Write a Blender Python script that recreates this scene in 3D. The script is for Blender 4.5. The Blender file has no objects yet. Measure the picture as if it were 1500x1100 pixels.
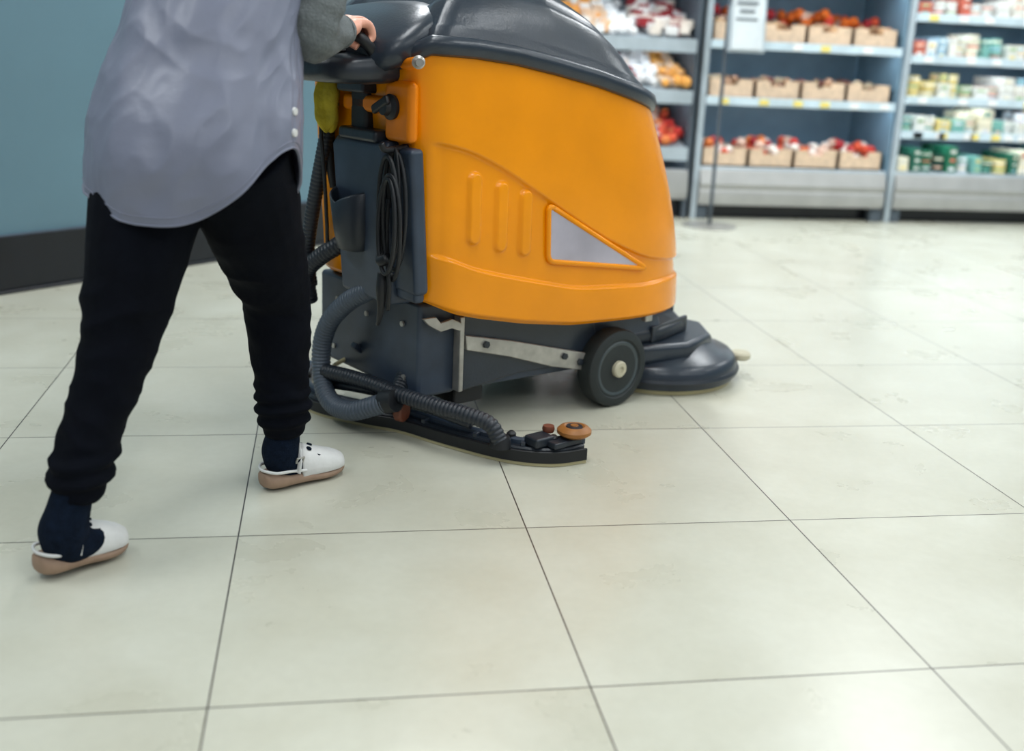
import bpy, bmesh, math, random
import numpy as np
from mathutils import Vector, Matrix, noise
random.seed(7)
sc=bpy.context.scene
try:
    sc.view_settings.view_transform='Standard'; sc.view_settings.look='None'
except Exception as e: print(e)
COL=bpy.context.collection
# ------------------------------------------------------------ materials
def mat(name,col,rough=.5,metal=0.0,var=.08,nscale=8,bump=0.0,bscale=60,spec=.5,coat=0,attr=None,emis=None,es=0):
    m=bpy.data.materials.new(name); m.use_nodes=True; nt=m.node_tree; b=nt.nodes['Principled BSDF']
    c=tuple(col)+(1,)
    b.inputs['Roughness'].default_value=rough; b.inputs['Metallic'].default_value=metal
    b.inputs['Specular IOR Level'].default_value=spec
    b.inputs['Coat Weight'].default_value=coat
    tc=nt.nodes.new('ShaderNodeTexCoord')
    n=nt.nodes.new('ShaderNodeTexNoise'); n.inputs['Scale'].default_value=nscale; n.inputs['Detail'].default_value=5
    nt.links.new(tc.outputs['Object'],n.inputs['Vector'])
    r=nt.nodes.new('ShaderNodeMapRange'); r.inputs['From Min'].default_value=.3; r.inputs['From Max'].default_value=.7
    r.inputs['To Min'].default_value=1-var; r.inputs['To Max'].default_value=1+var
    nt.links.new(n.outputs['Fac'],r.inputs['Value'])
    mx=nt.nodes.new('ShaderNodeVectorMath'); mx.operation='SCALE'
    if attr:
        a=nt.nodes.new('ShaderNodeVertexColor'); a.layer_name=attr; nt.links.new(a.outputs['Color'],mx.inputs[0])
    else:
        rgb=nt.nodes.new('ShaderNodeRGB'); rgb.outputs[0].default_value=c; nt.links.new(rgb.outputs[0],mx.inputs[0])
    nt.links.new(r.outputs[0],mx.inputs['Scale']); nt.links.new(mx.outputs[0],b.inputs['Base Color'])
    if bump>0:
        n2=nt.nodes.new('ShaderNodeTexNoise'); n2.inputs['Scale'].default_value=bscale; n2.inputs['Detail'].default_value=4
        nt.links.new(tc.outputs['Object'],n2.inputs['Vector'])
        bp=nt.nodes.new('ShaderNodeBump'); bp.inputs['Strength'].default_value=bump; bp.inputs['Distance'].default_value=.01
        nt.links.new(n2.outputs['Fac'],bp.inputs['Height']); nt.links.new(bp.outputs[0],b.inputs['Normal'])
    if emis:
        b.inputs['Emission Color'].default_value=tuple(emis)+(1,); b.inputs['Emission Strength'].default_value=es
    return m
def srgb(r,g,b):
    f=lambda v:(v/255/12.92) if v/255<=.04045 else ((v/255+.055)/1.055)**2.4
    return (f(r),f(g),f(b))
M={}
M['orange']=mat('orange_plastic',srgb(240,147,0),.24,var=.08,nscale=4,bump=.03,bscale=90,spec=.35)
M['orange_shaded']=mat('orange_plastic_shaded',srgb(230,128,2),.4,var=.1,spec=.35)  # same orange plastic as the shell, with shading put into a darker colour
M['dark']=mat('dark_grey_plastic',srgb(38,47,58),.3,var=.12,nscale=10,bump=.06,bscale=140)
M['dark2']=mat('charcoal_plastic',srgb(31,38,47),.38,var=.15,bump=.06)
M['chassis']=mat('chassis_steel_paint',srgb(48,60,76),.4,var=.22,nscale=14)
M['black']=mat('black_rubber',srgb(16,19,24),.5,var=.15)
M['tyre']=mat('tyre_rubber',srgb(30,37,38),.62,var=.2,bump=.1)
M['rim']=mat('wheel_rim_grey',srgb(58,68,72),.45,var=.15)
M['cream']=mat('cream_plastic',srgb(190,184,160),.5)
M['steel']=mat('bright_steel',srgb(176,174,168),.35,.6,var=.2,nscale=25)
M['plate']=mat('brushed_silver_plate',srgb(190,184,200),.28,.7,var=.22,nscale=5)
M['hose']=mat('grey_corrugated_hose',srgb(74,84,96),.42,var=.1)
M['hose2']=mat('black_corrugated_hose',srgb(32,38,46),.42,var=.1)
M['tan']=mat('tan_rubber_roller',srgb(146,94,40),.5,var=.2,nscale=30)
M['redbrown']=mat('red_brown_roller',srgb(110,60,40),.5)
M['blade']=mat('squeegee_blade_rubber',srgb(178,168,130),.45)
M['yellow']=mat('yellow_cloth',srgb(190,170,40),.8,var=.2,nscale=30,bump=.4)
M['white']=mat('white_leather',srgb(214,214,212),.42,var=.06,nscale=30,bump=.1)
M['sole']=mat('taupe_sole',srgb(150,124,104),.6,var=.12,nscale=30)
M['trouser']=mat('black_trouser_cloth',srgb(7,10,18),.9,var=.2,nscale=14,bump=.15,bscale=45,spec=.1)
M['sock']=mat('navy_sock',srgb(15,25,40),.95,var=.25,nscale=60,bump=.5,bscale=260,spec=.1)
M['tunic']=mat('grey_satin_tunic',srgb(116,120,138),.42,var=.05,nscale=4,bump=.3,bscale=11,spec=.5)
M['sweater']=mat('grey_knit',srgb(104,109,110),.95,var=.12,nscale=90,bump=.5,bscale=200,spec=.2)
M['skin']=mat('skin',srgb(222,160,136),.5,var=.07,nscale=40,bump=.1,bscale=120)
M['hair']=mat('brown_hair',srgb(70,48,34),.6,var=.3,nscale=60)
M['eye']=mat('eye_white',srgb(230,230,230),.3); M['lip']=mat('lip',srgb(176,90,84),.5)
# ------------------------------------------------------------ helpers
def mkobj(name,vs,fs,m=None,parent=None,smooth=True,sub=0,bevel=0,ang=None):
    me=bpy.data.meshes.new(name); me.from_pydata([tuple(v) for v in vs],[],[tuple(f) for f in fs]); me.validate(); me.update()
    bm=bmesh.new(); bm.from_mesh(me); bmesh.ops.recalc_face_normals(bm,faces=bm.faces); bm.to_mesh(me); bm.free()
    o=bpy.data.objects.new(name,me); COL.objects.link(o)
    if m: me.materials.append(m)
    if smooth:
        for p in me.polygons: p.use_smooth=True
    if bevel:
        b=o.modifiers.new('bevel','BEVEL'); b.width=bevel; b.segments=3; b.limit_method='ANGLE'; b.angle_limit=math.radians(40)
        wn=o.modifiers.new('wn','WEIGHTED_NORMAL'); wn.keep_sharp=True
    if sub:
        s=o.modifiers.new('sub','SUBSURF'); s.levels=sub; s.render_levels=sub
    if parent: o.parent=parent
    return o
def empty(name,loc=(0,0,0),rz=0):
    e=bpy.data.objects.new(name,None); COL.objects.link(e); e.location=loc; e.rotation_euler=(0,0,rz); e.empty_display_size=.1
    return e
def box(name,c,s,m,parent=None,bevel=.004,rot=None,taper=None):
    hx,hy,hz=s[0]/2,s[1]/2,s[2]/2
    vs=[Vector((sx*hx,sy*hy,sz*hz)) for sz in(-1,1) for sy in(-1,1) for sx in(-1,1)]
    if taper:
        for v in vs:
            if v.z>0: v.x*=taper[0]; v.y*=taper[1]
    R=rot if rot else Matrix.Identity(3)
    vs=[R@v+Vector(c) for v in vs]
    fs=[(0,2,3,1),(4,5,7,6),(0,1,5,4),(2,6,7,3),(0,4,6,2),(1,3,7,5)]
    return mkobj(name,vs,fs,m,parent,smooth=bevel>0,bevel=bevel)
def prism(name,pts,axis,a,b,m,parent=None,bevel=.004):
    def mk(p,t):
        if axis=='y': return (p[0],t,p[1])
        if axis=='x': return (t,p[0],p[1])
        return (p[0],p[1],t)
    n=len(pts); vs=[mk(p,a) for p in pts]+[mk(p,b) for p in pts]
    fs=[tuple(range(n)),tuple(range(2*n-1,n-1,-1))]+[(i,(i+1)%n,n+(i+1)%n,n+i) for i in range(n)]
    return mkobj(name,vs,fs,m,parent,smooth=bevel>0,bevel=bevel)
def catmull(P,n):
    P=[Vector(p) for p in P]; Q=[2*P[0]-P[1]]+P+[2*P[-1]-P[-2]]; out=[]
    for i in range(1,len(Q)-2):
        for k in range(n):
            t=k/n; a,b,c,d=Q[i-1],Q[i],Q[i+1],Q[i+2]
            out.append(.5*((2*b)+(c-a)*t+(2*a-5*b+4*c-d)*t*t+(3*b-a-3*c+d)*t**3))
    out.append(P[-1]); return out
def loft_data(rings,cap=True,base=0):
    n=len(rings[0]); vs=[p for r in rings for p in r]; fs=[]
    for i in range(len(rings)-1):
        for j in range(n):
            a=i*n+j; b=i*n+(j+1)%n; fs.append((base+a,base+b,base+b+n,base+a+n))
    if cap:
        fs.append(tuple(base+j for j in range(n))[::-1]); fs.append(tuple(base+(len(rings)-1)*n+j for j in range(n)))
    return vs,fs
def frames(pts):
    T=[]; 
    for i in range(len(pts)):
        a=pts[max(0,i-1)]; b=pts[min(len(pts)-1,i+1)]; T.append((b-a).normalized())
    up=Vector((0,0,1)) if abs(T[0].z)<.9 else Vector((1,0,0))
    N=[(up-T[0]*up.dot(T[0])).normalized()]
    for i in range(1,len(pts)):
        v=N[-1]-T[i]*N[-1].dot(T[i]); N.append(v.normalized())
    return T,N
def tube_data(pts,rad,seg=16,base=0,flat=1.0):
    T,N=frames(pts); rings=[]
    for i,p in enumerate(pts):
        r=rad[i] if hasattr(rad,'__len__') else rad
        B=T[i].cross(N[i]); rings.append([p+(N[i]*math.cos(a)*flat+B*math.sin(a))*r for a in [2*math.pi*k/seg for k in range(seg)]])
    return loft_data(rings,True,base)
def tube(name,P,r,m,parent=None,n=10,seg=14,flat=1.0):
    pts=catmull(P,n)
    if hasattr(r,'__len__'):
        r=list(np.interp(np.linspace(0,len(P)-1,len(pts)),range(len(P)),r))
    vs,fs=tube_data(pts,r,seg,0,flat); return mkobj(name,vs,fs,m,parent)
def hose(name,P,r,m,parent,pitch=.011,amp=.14,seg=18):
    pts=catmull(P,60); L=[0]
    for a,b in zip(pts,pts[1:]): L.append(L[-1]+(b-a).length)
    n=int(L[-1]/pitch*6); ss=np.linspace(0,L[-1],n)
    arr=np.array([tuple(p) for p in pts]); q=[Vector((np.interp(s,L,arr[:,0]),np.interp(s,L,arr[:,1]),np.interp(s,L,arr[:,2]))) for s in ss]
    rad=[r*(1+amp*(abs(math.sin(math.pi*s/pitch))**.6*2-1)*.6) for s in ss]
    vs,fs=tube_data(q,rad,seg); return mkobj(name,vs,fs,m,parent)
def lathe(name,prof,c,axis,m,parent=None,seg=48,bevel=0):
    A=Vector(axis).normalized(); U=A.orthogonal().normalized(); W=A.cross(U); rings=[]
    for r,h in prof:
        rings.append([Vector(c)+A*h+(U*math.cos(t)+W*math.sin(t))*max(r,1e-4) for t in [2*math.pi*k/seg for k in range(seg)]])
    vs,fs=loft_data(rings,True); o=mkobj(name,vs,fs,m,parent,bevel=0); autosmooth(o,40); return o
def autosmooth(o,deg=35):
    me=o.data; bm=bmesh.new(); bm.from_mesh(me)
    for e in bm.edges:
        if len(e.link_faces)==2 and e.calc_face_angle(0)>math.radians(deg): e.smooth=False
    bm.to_mesh(me); bm.free()
def join_data(lst):
    V=[];F=[]
    for v,f in lst:
        b=len(V); V+=list(v); F+=[tuple(i+b for i in q) for q in f]
    return V,F
def ellipsoid(c,r,R=None,seg=24,rg=16):
    R=R or Matrix.Identity(3); rings=[]
    for i in range(rg+1):
        ph=-math.pi/2+math.pi*i/rg; k=max(math.cos(ph),1e-3)
        rings.append([Vector(c)+R@Vector((r[0]*k*math.cos(t),r[1]*k*math.sin(t),r[2]*math.sin(ph))) for t in [2*math.pi*j/seg for j in range(seg)]])
    return loft_data(rings,True)
def blob(name,parts,m,parent,voxel=.008,smooth=6,disp=None):
    V,F=join_data(parts); o=mkobj(name,V,F,m,parent)
    r=o.modifiers.new('remesh','REMESH'); r.mode='VOXEL'; r.voxel_size=voxel; r.use_smooth_shade=True
    s=o.modifiers.new('smooth','SMOOTH'); s.factor=.5; s.iterations=smooth
    dg=bpy.context.evaluated_depsgraph_get(); dg.update(); me=bpy.data.meshes.new_from_object(o.evaluated_get(dg))
    o.modifiers.clear(); o.data=me; me.materials.clear(); me.materials.append(m)
    if disp:
        nn=[v.normal.copy() for v in me.vertices]
        for v,nr in zip(me.vertices,nn): v.co=v.co+nr*disp(v.co)
    for p in me.polygons: p.use_smooth=True
    return o
# ------------------------------------------------------------ floor
def floor_material():
    m=bpy.data.materials.new('porcelain_floor_tiles'); m.use_nodes=True; nt=m.node_tree; b=nt.nodes['Principled BSDF']; L=nt.links
    tc=nt.nodes.new('ShaderNodeTexCoord'); sp=nt.nodes.new('ShaderNodeSeparateXYZ'); L.new(tc.outputs['Object'],sp.inputs[0])
    def mth(op,a,bv=None):
        n=nt.nodes.new('ShaderNodeMath'); n.operation=op
        for i,v in enumerate([a,bv]):
            if v is None: continue
            if isinstance(v,(int,float)): n.inputs[i].default_value=v
            else: L.new(v,n.inputs[i])
        return n.outputs[0]
    def edge(out,off):
        t=mth('DIVIDE',mth('SUBTRACT',out,off),.6); f=mth('FRACT',t); d=mth('MINIMUM',f,mth('SUBTRACT',1.0,f)); return mth('MULTIPLY',d,.6),mth('FLOOR',t)
    ex,ix=edge(sp.outputs[0],-.1802); ey,iy=edge(sp.outputs[1],2.0989)
    d=mth('MINIMUM',ex,ey)
    g=nt.nodes.new('ShaderNodeMapRange'); g.inputs['From Min'].default_value=.0010; g.inputs['From Max'].default_value=.0018; L.new(d,g.inputs['Value'])
    cid=nt.nodes.new('ShaderNodeCombineXYZ'); L.new(ix,cid.inputs[0]); L.new(iy,cid.inputs[1])
    wn=nt.nodes.new('ShaderNodeTexWhiteNoise'); L.new(cid.outputs[0],wn.inputs['Vector'])
    add=nt.nodes.new('ShaderNodeVectorMath'); add.operation='ADD'; L.new(tc.outputs['Object'],add.inputs[0])
    scl=nt.nodes.new('ShaderNodeVectorMath'); scl.operation='SCALE'; scl.inputs['Scale'].default_value=20; L.new(wn.outputs['Color'],scl.inputs[0]); L.new(scl.outputs[0],add.inputs[1])
    n1=nt.nodes.new('ShaderNodeTexNoise'); n1.inputs['Scale'].default_value=3.5; n1.inputs['Detail'].default_value=7; n1.inputs['Roughness'].default_value=.55; n1.inputs['Distortion'].default_value=.3; L.new(add.outputs[0],n1.inputs['Vector'])
    cr=nt.nodes.new('ShaderNodeValToRGB'); cr.color_ramp.elements[0].position=.22; cr.color_ramp.elements[1].position=.78
    cr.color_ramp.elements[0].color=srgb(186,184,166)+(1,); cr.color_ramp.elements[1].color=srgb(204,204,190)+(1,); L.new(n1.outputs['Fac'],cr.inputs[0])
    n2=nt.nodes.new('ShaderNodeTexNoise'); n2.inputs['Scale'].default_value=1.1; n2.inputs['Detail'].default_value=3; L.new(tc.outputs['Object'],n2.inputs['Vector'])
    mr=nt.nodes.new('ShaderNodeMapRange'); mr.inputs['From Min'].default_value=.3; mr.inputs['From Max'].default_value=.7; mr.inputs['To Min'].default_value=.94; mr.inputs['To Max'].default_value=1.03; L.new(n2.outputs['Fac'],mr.inputs['Value'])
    n3=nt.nodes.new('ShaderNodeTexNoise'); n3.inputs['Scale'].default_value=45; n3.inputs['Detail'].default_value=4; L.new(tc.outputs['Object'],n3.inputs['Vector'])
    mr3=nt.nodes.new('ShaderNodeMapRange'); mr3.inputs['From Min'].default_value=.3; mr3.inputs['From Max'].default_value=.7; mr3.inputs['To Min'].default_value=.98; mr3.inputs['To Max'].default_value=1.02; L.new(n3.outputs['Fac'],mr3.inputs['Value'])
    vm=nt.nodes.new('ShaderNodeVectorMath'); vm.operation='SCALE'; L.new(cr.outputs[0],vm.inputs[0]); L.new(mth('MULTIPLY',mr.outputs[0],mr3.outputs[0]),vm.inputs['Scale'])
    mix=nt.nodes.new('ShaderNodeMix'); mix.data_type='RGBA'; L.new(g.outputs[0],mix.inputs['Factor']); mix.inputs[6].default_value=srgb(56,46,44)+(1,); L.new(vm.outputs[0],mix.inputs[7]); L.new(mix.outputs[2],b.inputs['Base Color'])
    rr=nt.nodes.new('ShaderNodeMapRange'); rr.inputs['To Min'].default_value=.22; rr.inputs['To Max'].default_value=.36; L.new(n1.outputs['Fac'],rr.inputs['Value']); L.new(rr.outputs[0],b.inputs['Roughness'])
    bp=nt.nodes.new('ShaderNodeBump'); bp.inputs['Strength'].default_value=.3; bp.inputs['Distance'].default_value=.002; L.new(g.outputs[0],bp.inputs['Height']); L.new(bp.outputs[0],b.inputs['Normal'])
    return m
X0,X1,Y0,Y1,H=-4.0,7.0,-3.0,8.0,3.3
mkobj('floor',[(X0,Y0,0),(X1,Y0,0),(X1,Y1,0),(X0,Y1,0)],[(0,1,2,3)],floor_material(),smooth=False)
M['ceil']=mat('ceiling_paint',srgb(200,206,210),.9); M['wall']=mat('store_wall_paint',srgb(120,135,145),.8)
mkobj('ceiling',[(X0,Y0,H),(X1,Y0,H),(X1,Y1,H),(X0,Y1,H)],[(3,2,1,0)],M['ceil'],smooth=False)
box('wall_back',((X0+X1)/2,Y1+.05,H/2),(X1-X0,.1,H),M['wall'],bevel=0)
box('wall_left',(X0-.05,(Y0+Y1)/2,H/2),(.1,Y1-Y0,H),M['wall'],bevel=0)
box('wall_right',(X1+.05,(Y0+Y1)/2,H/2),(.1,Y1-Y0,H),M['wall'],bevel=0)
# ------------------------------------------------------------ blue partition
pd=Vector((.725,.688,0)).normalized(); pn=Vector((pd.y,-pd.x,0)); pa=Vector((-1.22,4.254,0))
M['panel']=mat('teal_partition_panel',srgb(96,128,142),.4,var=.06,nscale=2)
M['kick']=mat('black_kickboard',srgb(14,18,26),.3,var=.2)
P0=pa-pd*2.6; P1=pa+pd*1.75
pr=empty('partition_panel')
def wallbox(name,a,b,z0,z1,off,th,m,parent):
    vs=[]
    for z in(z0,z1):
        for q,o in((a,off),(b,off),(b,off-th),(a,off-th)): vs.append(Vector((q.x,q.y,z))+pn*o)
    return mkobj(name,vs,[(0,1,2,3),(4,7,6,5),(0,4,5,1),(1,5,6,2),(2,6,7,3),(3,7,4,0)],m,parent,smooth=True,bevel=.003)
wallbox('board',P0,P1,.2,2.4,-.02,.08,M['panel'],pr)
wallbox('kickboard',P0,P1,0.0,.215,-.005,.1,M['kick'],pr)
wallbox('kick_foot',P0,P1,0.0,.012,.012,.02,M['kick'],pr)
wallbox('trim_strip',P0,P1,.215,.222,-.004,.02,M['chassis'],pr)
wallbox('notice',pa-pd*.30,pa+pd*.012,.74,.86,-.017,.004,M['white'],pr)
# ------------------------------------------------------------ shelving
M['shelfm']=mat('shelf_grey_metal',srgb(176,188,196),.4,.1,var=.1)
M['shelfd']=mat('shelf_dark_metal',srgb(82,92,102),.5,.2)
M['rail']=mat('price_rail',srgb(202,220,230),.35,var=.12,nscale=12)
M['back']=mat('shelf_back_panel',srgb(116,146,166),.5)
M['bump']=mat('bumper_aluminium',srgb(172,172,170),.35,.3)
M['goods']=mat('packaged_goods',(1,1,1),.45,var=.15,nscale=35,attr='Col')
M['led']=mat('led_strip',(1,1,1),.5,emis=(.82,.92,1),es=13)
def colored(name,items,parent,m):
    V=[];F=[];C=[]
    for v,f,c in items:
        b=len(V); V+=list(v); F+=[tuple(i+b for i in q) for q in f]; C+=[c]*len(f)
    o=mkobj(name,V,[f for f in F],m,parent,smooth=False)
    ca=o.data.color_attributes.new('Col','FLOAT_COLOR','CORNER')
    for p in o.data.polygons:
        c=C[p.index] if p.index<len(C) else (1,1,1)
        for li in p.loop_indices: ca.data[li].color=tuple(c)+(1,)
    return o
def bx(x0,x1,y0,y1,z0,z1,c):
    vs=[(x,y,z) for z in(z0,z1) for y in(y0,y1) for x in(x0,x1)]
    return (vs,[(0,2,3,1),(4,5,7,6),(0,1,5,4),(2,6,7,3),(0,4,6,2),(1,3,7,5)],c)
def ball(c,r,col,seg=8,rg=5,sq=1):
    v,f=ellipsoid(c,(r,r,r*sq),None,seg,rg); return (v,f,col)
def cyl(c,r,h,col,seg=10):
    rings=[[Vector((c[0]+r*math.cos(t),c[1]+r*math.sin(t),c[2]+z)) for t in [2*math.pi*k/seg for k in range(seg)]] for z in(0,h)]
    v,f=loft_data(rings,True); return (v,f,col)
def area(name,loc,sx,sy,power,col,rot=(0,0,0)):
    l=bpy.data.lights.new(name,'AREA'); l.shape='RECTANGLE'; l.size=sx; l.size_y=sy; l.energy=power; l.color=col
    o=bpy.data.objects.new(name,l); COL.objects.link(o); o.location=loc; o.rotation_euler=rot; return o
YF=6.5; DP=.62
def bay_frame(e,x0,x1,levels,first=False):
    box('upright_1',(x0,YF+.02,1.05),(.035,.05,2.1),M['shelfm'],e)
    if first is False: box('upright_2',(x1,YF+.02,1.05),(.035,.05,2.1),M['shelfm'],e)
    box('side_panel',(x0,YF+DP/2,1.1),(.016,DP-.04,2.0),M['back'],e,bevel=.002); box('side_panel_b',(x1,YF+DP/2,1.1),(.016,DP-.04,2.0),M['back'],e,bevel=.002)
    box('back_panel',((x0+x1)/2,YF+DP,1.1),(x1-x0,.03,2.1),M['back'],e,bevel=.002)
    box('plinth',((x0+x1)/2,YF+DP/2+.05,.045),(x1-x0-.04,DP-.08,.09),M['kick'],e)
    box('foot_1',(x0+.05,YF+.03,.04),(.08,.06,.08),M['shelfd'],e); box('foot_2',(x1-.05,YF+.03,.04),(.08,.06,.08),M['shelfd'],e)
    prism('bumper',[(YF-.02,.09),(YF-.035,.16),(YF-.02,.19),(YF-.035,.22),(YF-.01,.31),(YF+.06,.31),(YF+.06,.09)],'x',x0+.02,x1-.02,M['bump'],e,bevel=.004)
    box('base_tray',((x0+x1)/2,YF+DP/2,.315),(x1-x0-.03,DP,.02),M['shelfm'],e)
    box('canopy',((x0+x1)/2,YF+DP/2-.03,2.13),(x1-x0,DP+.06,.08),M['shelfm'],e)
    for i,z in enumerate(levels):
        box('shelf_%d'%(i+1),((x0+x1)/2,YF+DP/2,z-.012),(x1-x0-.05,DP-.02,.02),M['shelfm'],e,bevel=.002)
        box('price_rail_%d'%(i+1),((x0+x1)/2,YF-.004,z-.012),(x1-x0-.04,.014,.05),M['rail'],e,bevel=.002)
        box('led_strip_%d'%(i+1),((x0+x1)/2,YF+.07,z-.028),(x1-x0-.1,.03,.008),M['led'],e,bevel=0)
RED=[srgb(210,50,40),srgb(220,84,50),srgb(170,30,40),srgb(226,124,60),srgb(226,190,170)]
GRN=[srgb(90,130,60),srgb(150,160,70)]
def crate(x0,x1,z,items,fillc):
    w=.008; c=srgb(222,194,166); y0=YF+.03; y1=YF+.40; h=.115
    items.append(bx(x0,x1,y0,y1,z+.002,z+.012,c)); items.append(bx(x0,x0+w,y0,y1,z,z+h,c)); items.append(bx(x1-w,x1,y0,y1,z,z+h,c))
    items.append(bx(x0,x1,y1-w,y1,z,z+h,c))
    m=(x0+x1)/2
    items.append(bx(x0,x1,y0,y0+w,z,z+h*.72,c)); items.append(bx(x0,m-.05,y0,y0+w,z+h*.72,z+h,c)); items.append(bx(m+.05,x1,y0,y0+w,z+h*.72,z+h,c))
    for k in range(34):
        r=random.uniform(.024,.034); items.append(ball((random.uniform(x0+.035,x1-.035),random.uniform(y0+.035,y1-.04),z+random.uniform(.06,.115)),r,random.choice(fillc),8,5))
def tags(x0,x1,z,items):
    x=x0+.1
    while x<x1-.1:
        items.append(bx(x,x+.06,YF-.016,YF-.012,z-.03,z+.004,random.choice([(.9,.9,.9),(.9,.9,.9),(.9,.9,.9),srgb(240,220,120)]))); x+=random.uniform(.14,.3)
e=empty('produce_shelf_unit'); lv=[.74,1.075,1.45,1.8]; xa,xb=2.26,3.54; bay_frame(e,xa,xb,lv,True)
it=[]
for z,fc in((.326,RED+[srgb(240,230,220)]*3),(.742,[srgb(110,60,50),srgb(170,130,100),srgb(190,170,140)]),(1.078,[srgb(150,110,80),srgb(190,150,110)]),(1.453,GRN+RED)):
    x=xa+.04
    while x+.3<xb:
        crate(x,x+.29,z,it,fc); x+=.302
for k in range(60): it.append(ball((random.uniform(xa+.06,xb-.06),random.uniform(YF+.3,YF+.5),1.078+random.uniform(.12,.2)),.035,random.choice(RED+[srgb(230,110,30)]*3)))
for k in range(40): it.append(ball((random.uniform(xa+.06,xb-.06),random.uniform(YF+.1,YF+.36),.326+random.uniform(.11,.15)),.033,random.choice(RED+[srgb(240,230,220)]*5)))
for z in lv[:3]: tags(xa,xb,z,it)
colored('crates_of_produce',it,e,M['goods'])
pal=[srgb(240,240,235),srgb(235,235,240),srgb(228,228,220),srgb(240,236,226),srgb(170,196,150),srgb(130,190,180),srgb(236,214,140),srgb(210,110,90),srgb(170,205,225),srgb(236,190,170),srgb(246,238,214)]
def dairy(name,x0,x1,first=False):
    e=empty(name); lv=[.575,.79,1.04,1.29,1.55,1.8]; bay_frame(e,x0,x1,lv,first); it=[]
    for li,z in enumerate([.327]+lv[:-1]):
        x=x0+.05
        while x<x1-.1:
            t=random.random(); col=random.choice(pal); w=random.uniform(.05,.1)
            if li==0 and random.random()<.6: col=random.choice([srgb(40,110,90),srgb(40,120,90),srgb(40,80,70)])
            rows=random.randint(2,3); 
            hh=random.uniform(.04,.055)
            for d in range(3):
                for k in range(rows):
                    z0=z+.002+k*hh
                    if z0+hh>z+.18: break
                    jit=random.uniform(-.004,.004)
                    if t<.5: it.append(bx(x+jit,x+w*.92+jit,YF+.03+d*.12,YF+.13+d*.12,z0,z0+hh*.95,col)); it.append(bx(x+.015+jit,x+w*.7,YF+.028+d*.12,YF+.03+d*.12,z0+.012,z0+hh*.6,random.choice(pal)))
                    else: it.append(cyl((x+w/2+jit,YF+.08+d*.12,z0),w*.44,hh*.93,col)); it.append(cyl((x+w/2+jit,YF+.08+d*.12,z0+hh*.4),w*.445,hh*.25,random.choice(pal)))
            x+=w+random.choice([.004,.004,.02])
        tags(x0,x1,z if li else .575,it)
    colored('packaged_dairy_goods',it,e,M['goods'])
dairy('dairy_shelf_unit',3.57,4.85,True); dairy('dairy_shelf_unit.001',4.88,6.16)
cc=empty('structural_column'); box('shaft',(4.98,6.22,1.65),(.26,.26,3.28),M['kick'],cc,bevel=.01); box('skirting',(4.98,6.22,.06),(.29,.29,.12),M['shelfd'],cc)
cc.location=(.18,0,0)
e=empty('fruit_display_stand'); xa,xb=.75,2.2
box('plinth',((xa+xb)/2,YF+.35,.06),(xb-xa-.06,.6,.12),M['kick'],e); prism('bumper',[(YF-.02,.12),(YF-.04,.18),(YF-.02,.3),(YF+.06,.3),(YF+.06,.12)],'x',xa,xb,M['bump'],e)
box('back_panel',((xa+xb)/2,YF+.68,1.0),(xb-xa,.04,2.0),M['shelfd'],e); box('end_panel',(xb,YF+.33,.9),(.03,.66,1.8),M['shelfd'],e); box('end_panel_b',(xa,YF+.33,.9),(.03,.66,1.8),M['shelfd'],e)
box('canopy',((xa+xb)/2,YF+.25,2.05),(xb-xa,.7,.06),M['shelfm'],e)
it=[]
for z in(.42,.76,1.06,1.5):
    y0,y1,z0,z1=YF-.04,YF+.5,z,z+.20
    prism('tray_%d'%(z*100),[(y0,z0-.06),(y0,z0+.02),(y0+.015,z0+.02),(y0+.015,z0-.0),(y1,z1),(y1,z1-.03)],'x',xa+.02,xb-.02,M['shelfm'],e,bevel=.002)
    box('led_strip_%d'%(z*100),((xa+xb)/2,y0+.12,z0-.045+.03),(xb-xa-.1,.03,.008),M['led'],e,bevel=0)
    x=xa+.06
    while x<xb-.1:
        fc=random.choice([RED,[srgb(240,240,240),srgb(225,225,225)],[srgb(240,240,240),srgb(220,60,50)],[srgb(240,170,80),srgb(230,200,170)],[srgb(150,30,40),srgb(230,220,210)]])
        wrap=random.random()<.6
        for k in range(46):
            yy=random.uniform(y0+.04,y1-.03); zz=z0+(yy-y0)/(y1-y0)*(z1-z0)+random.uniform(.02,.06); xx=x+random.uniform(0,.15)
            if wrap: it.append(bx(xx-.03,xx+.03,yy-.03,yy+.03,zz-.02,zz+.03,random.choice(fc+[(.85,.85,.85)])))
            else: it.append(ball((xx,yy,zz),random.uniform(.025,.036),random.choice(fc)))
        x+=.17
colored('loose_fruit',it,e,M['goods'])
e=empty('sign_stand',(2.265,6.2,0))
lathe('base',[(.0,.0),(.16,.0),(.16,.008),(.03,.014),(.0,.014)],(0,0,0),(0,0,1),M['steel'],e)
tube('pole',[(0,0,.01),(0,0,.7),(0,0,1.5)],.011,M['shelfd'],e,n=3)
R=Matrix.Rotation(math.radians(-6),3,'X')
M['paper']=mat('sign_paper',srgb(214,222,226),.5)
box('sign_board',(.11,-.02,1.24),(.19,.012,.42),M['paper'],e,rot=R); box('sign_frame',(.11,-.008,1.24),(.225,.012,.45),M['shelfm'],e,rot=R)
M['print']=mat('sign_print',srgb(90,100,108),.6)
for k in range(7): box('text_line_%d'%k,(.10,-.030-.0016*(k-3),1.38-k*.045),(.13 if k%3 else .09,.002,.012),M['print'],e,bevel=0,rot=R)
tube('clip',[(.0,0,1.43),(.13,-.01,1.46),(.24,0,1.43)],.006,M['steel'],e)
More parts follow.
